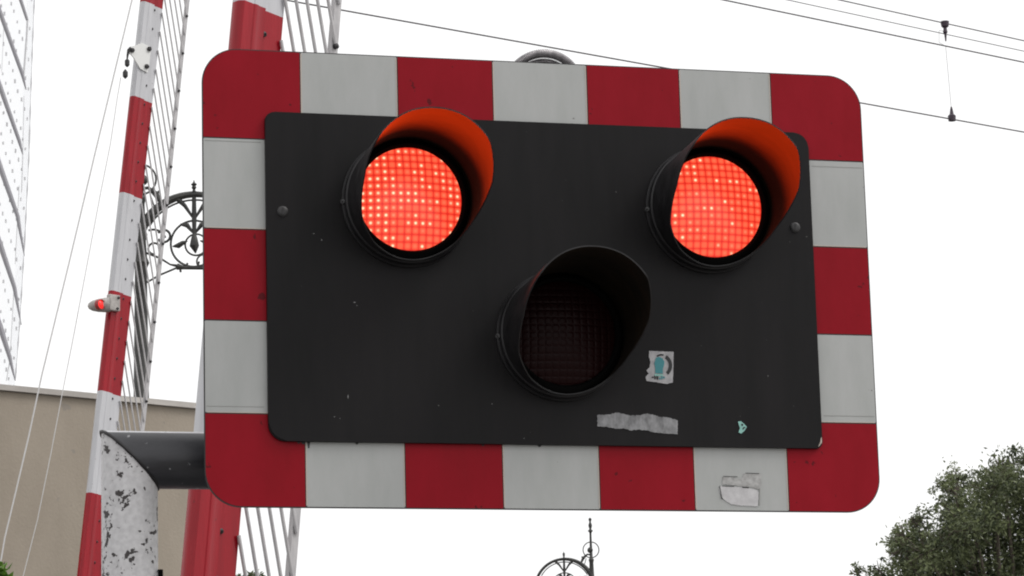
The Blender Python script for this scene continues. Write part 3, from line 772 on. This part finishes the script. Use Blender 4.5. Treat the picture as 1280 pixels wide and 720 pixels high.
# ---- lamps
def lamp(px, py, lit, RO=.1075):
    c = at(px, py, -.010)
    x, z = c.x, c.z; Y0 = -.010
    O = Vector((x, Y0, z)); ax = Vector((0, -1, 0)); rx = Vector((1, 0, 0))
    def V(th, r, d): return Vector((x + r * sin(th), Y0 - d, z + r * cos(th)))
    bm = BM(); lathe(bm, [(-.001, RO + .007), (.006, RO + .007), (.009, RO + .004), (.012, RO + .0035), (.022, RO + .0035), (.0245, RO + .001), (.0242, RO - .001)], O, ax, 72)
    body = obj('signal_lamp', fix(bm), HOOD, sig, label=None, smooth=True)
    def ln(th):
        T_ = ((0, .222), (25, .225), (58, .222), (90, .172), (115, .09), (140, .050), (165, .033), (180, .030))
        a_ = abs((math.degrees(th) + 180) % 360 - 180)
        for (p_, v_), (q_, w_) in zip(T_, T_[1:]):
            if a_ <= q_ + 1e-6: return v_ + (w_ - v_) * (a_ - p_) / (q_ - p_)
        return .03
    n = 96; T = .0022
    bm = BM(); A, B, D, E = [], [], [], []
    for k in range(n):
        th = 2 * pi * k / n; l = ln(th)
        rr = RO * (1 + .2 * l)
        A.append(bm.verts.new(V(th, RO + .001, .024))); B.append(bm.verts.new(V(th, rr, l)))
        D.append(bm.verts.new(V(th, rr - T, l))); E.append(bm.verts.new(V(th, RO + .001 - T, .024)))
    for k in range(n):
        m_ = (k + 1) % n
        bm.faces.new((A[k], A[m_], B[m_], B[k])).material_index = 0
        bm.faces.new((B[k], B[m_], D[m_], D[k])).material_index = 0
        bm.faces.new((D[k], D[m_], E[m_], E[k])).material_index = 1
    obj('hood', fix(bm), [HOOD, HIN], body, smooth=True)
    # black seating ring round the lens
    bm = BM(); lathe(bm, [(.0245, RO - .0008), (.029, RO - .0016), (.033, RO - .005), (.038, .096), (.034, .0925), (.026, .092)], O, ax, 72); obj('lens_ring', fix(bm), RUB, body, smooth=True)
    RL = .0908; bm = BM()
    prof = [(.028 + .016 * (1 - (r_ / RL) ** 2), r_) for r_ in [RL * (1 - q / 10) for q in range(11)]]
    lathe(bm, prof, O, ax, 72); lo = obj('lens', fix(bm), lit or UNLIT, body, origin=(x, Y0, z), smooth=True)
    # small screw at the lower edge of the rim
    bm = BM(); lathe(bm, [(0, .004), (.003, .004), (.004, .001)], V(RD(197), RO - .004, .027), ax, 10); obj('rim_screw', bm, SCREW, body)
    bm = BM(); lathe(bm, [(0, .0045), (.003, .0045), (.004, .001)], V(RD(268), RO + .005, .008), (-.6, -.8, 0), 10); obj('rim_screw', bm, SCREW, body)
    if lit:
        sp = bpy.data.lights.new('lens_beam', 'SPOT'); sp.energy = 8.5; sp.color = (1, .05, .002); sp.spot_size = RD(150); sp.spot_blend = 1.0; sp.shadow_soft_size = 0.0
        spo = bpy.data.objects.new('lens_beam', sp); C.objects.link(spo); spo.location = O + Vector((0, -.060, 0)); spo.rotation_euler = (RD(-97), 0, 0)
    return body
l1 = lamp(508, 253.5, LITA); l1['label'] = 'glowing red lamp at the upper left of the panel'
l2 = lamp(884, 263, LITB); l2['label'] = 'glowing red lamp at the upper right of the panel'
l3 = lamp(700, 420.5, None); l3['label'] = 'unlit dark lamp at the lower middle of the panel'

# ---- stickers and scraps
PAP = mat('weathered_white_paper', (.42, .41, .42), .7); vary(PAP, (.28, .275, .29), (.50, .49, .50), (60, 60, 60), 8, .3, .7)
SCR = mat('grey_paper_residue', (.25, .25, .25), .8); vary(SCR, (.12, .12, .125), (.33, .33, .34), (70, 70, 40), 9, .32, .68)
SCW = mat('white_paper_residue', (.52, .51, .52), .75); vary(SCW, (.44, .43, .44), (.60, .59, .60), (80, 80, 80), 8, .3, .7)
TEAL = mat('teal_ink', (.04, .23, .26), .5); MINT = mat('mint_ink', (.25, .5, .45), .6)
INK = mat('black_ink', (.012, .012, .014), .5)
def ragged(pxs, Y, amp, sub=8, seed=1):
    rnd = random.Random(seed); pts_ = [at(px, py, Y) for px, py in pxs]; out = []
    for k, p in enumerate(pts_):
        q = pts_[(k + 1) % len(pts_)]; L_ = (q - p).length
        m_ = max(1, int(L_ / .002)) if sub else 1
        for t_ in range(m_):
            r_ = p.lerp(q, t_ / m_); j = 0 if t_ == 0 else amp
            out.append((r_.x + rnd.uniform(-j, j), r_.z + rnd.uniform(-j, j)))
    return out
def flat(name, pxs, y0, m, parent, amp=0.0, seed=1, label=None, sub=0):
    poly = ragged(pxs, y0, amp, sub, seed)
    bm = BM(); prism(bm, poly, y0 - .0004, y0 + .0003); return obj(name, fix(bm), m, parent, label=label)
st = flat('sticker', [(811.5, 438.5), (842, 440), (841, 478), (834, 480), (808, 476), (807, 471), (811, 467), (808, 463), (812, 459), (813, 452), (811, 446)], -.0107, PAP, sig, .0003, 2, 'torn square sticker with a teal figure and black arc', 8)
def arcpx(cx, cy, rx_, ry_, a0, a1, w_, n=14):
    o1 = [(cx + rx_ * cos(RD(a0 + (a1 - a0) * k / n)), cy - ry_ * sin(RD(a0 + (a1 - a0) * k / n))) for k in range(n + 1)]
    o2 = [(cx + (rx_ - w_) * cos(RD(a0 + (a1 - a0) * k / n)), cy - (ry_ - w_) * sin(RD(a0 + (a1 - a0) * k / n))) for k in range(n, -1, -1)]
    return o1 + o2
flat('printed_arc', arcpx(827, 457, 13.2, 14.5, 62, -52, 4.2), -.0114, INK, st)
flat('printed_arc', arcpx(827, 457, 12.5, 14.5, 120, 78, 2), -.0114, INK, st)
flat('teal_print', [(820, 447), (824, 446), (828, 448), (830.5, 452), (830, 457), (828.5, 461), (828.5, 467), (819, 466.5), (819, 460), (817.8, 454)], -.0114, TEAL, st)
flat('pale_print', [(817.6, 467.6), (829, 468), (828.5, 470.2), (818.5, 469.8)], -.0114, MINT, st)
for (x, y, w_, h_, m_) in ((816, 471.5, 1.2, 1, INK), (818.8, 472, 1, 2, INK), (821.8, 472.2, 1.2, 2.2, INK), (824.8, 473, .9, 1.2, TEAL), (827.3, 472.2, .9, 1.8, TEAL), (830, 471.8, 1, 1.2, TEAL)):
    flat('lettering', [(x - w_, y - h_), (x + w_, y - h_ + .2), (x + w_ * .8, y + h_), (x - w_, y + h_)], -.0114, m_, st)
flat('torn_label', [(746.5, 519), (760, 518), (771, 516), (778, 517), (786, 519), (800, 519.5), (808, 517), (816, 518), (824, 521), (836, 522), (847, 525.5), (847, 543), (836, 542.5), (822, 541), (808, 538), (798, 537), (788, 538), (780, 535.5), (770, 536), (758, 533.5), (747, 533)], -.0107, SCR, sig, .0008, 5, 'long torn strip of grey label residue', 8)
sc = flat('sticker_scrap', [(922.5, 527), (926, 526.5), (929, 529), (933.5, 533.5), (930.5, 538.5), (926.5, 542), (923, 540.5), (925, 535), (923.5, 531)], -.0107, MINT, sig, .0002, 3, 'tiny mint sticker scrap', 8)
flat('printed_mark', [(927, 529.5), (929, 530), (928.5, 532.5), (926.5, 532)], -.0114, INK, sc)
flat('printed_mark', [(929.5, 533.5), (932, 534), (929, 537), (928, 536)], -.0114, INK, sc)
flat('torn_label', [(900, 607.5), (912, 608.2), (924, 609), (938, 610.5), (946, 612.5), (948.5, 616), (947, 633), (938, 632.5), (925, 632), (914, 630.5), (907, 626), (902, 621), (899.5, 614)], -.0015, SCW, sig, .0005, 6, 'white torn label on the lower border', 8)
RES = mat('glue_residue', (.34, .335, .33), .7); vary(RES, (.27, .265, .26), (.47, .465, .46), (90, 90, 90), 8, .35, .65)
flat('glue_residue', [(903, 596), (914, 595.3), (918, 598), (921, 600), (928, 597), (930, 592), (938, 591.5), (951, 592), (952, 605), (950, 612), (938, 609), (920, 607), (903, 605)], -.0013, RES, sig, .0007, 7, None, 8)
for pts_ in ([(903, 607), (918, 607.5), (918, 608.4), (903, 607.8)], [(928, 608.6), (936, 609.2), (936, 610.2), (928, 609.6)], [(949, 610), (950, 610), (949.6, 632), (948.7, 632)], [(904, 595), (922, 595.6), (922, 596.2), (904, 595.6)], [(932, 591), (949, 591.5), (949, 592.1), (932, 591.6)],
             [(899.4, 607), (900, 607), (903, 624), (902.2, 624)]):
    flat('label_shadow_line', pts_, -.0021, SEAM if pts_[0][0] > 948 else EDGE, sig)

# ---- ribbed flexible conduit looping behind the top edge
FLEX = mat('grey_braided_conduit', (.30, .285, .29), .4, .4); vary(FLEX, (.2, .19, .2), (.4, .38, .39), (90, 90, 90), 4)
cc = at(678, 108, .05)
def loop(R, y, rt, dx, dzz, m):
    n = 260; pts_, rr = [], []
    for k in range(n + 1):
        a = RD(-30 + 240 * k / n)
        pts_.append((cc.x + dx + R * cos(a), y - .02 * cos(a), cc.z + dzz + R * sin(a))); rr.append(rt * (1 + .11 * sin(k * 2 * pi / 3.0)))
    bm = BM(); tube(bm, pts_, rr, 10); return bm
obj('flexible_conduit', loop(.0590, .045, .0078, 0, 0, FLEX), FLEX, sig, smooth=True)
obj('flexible_conduit', loop(.0465, .056, .0066, .001, 0, FLEX), FLEX, sig, smooth=True)
obj('flexible_conduit', loop(.0385, .058, .0085, .001, .001, RUB), RUB, sig, smooth=True)
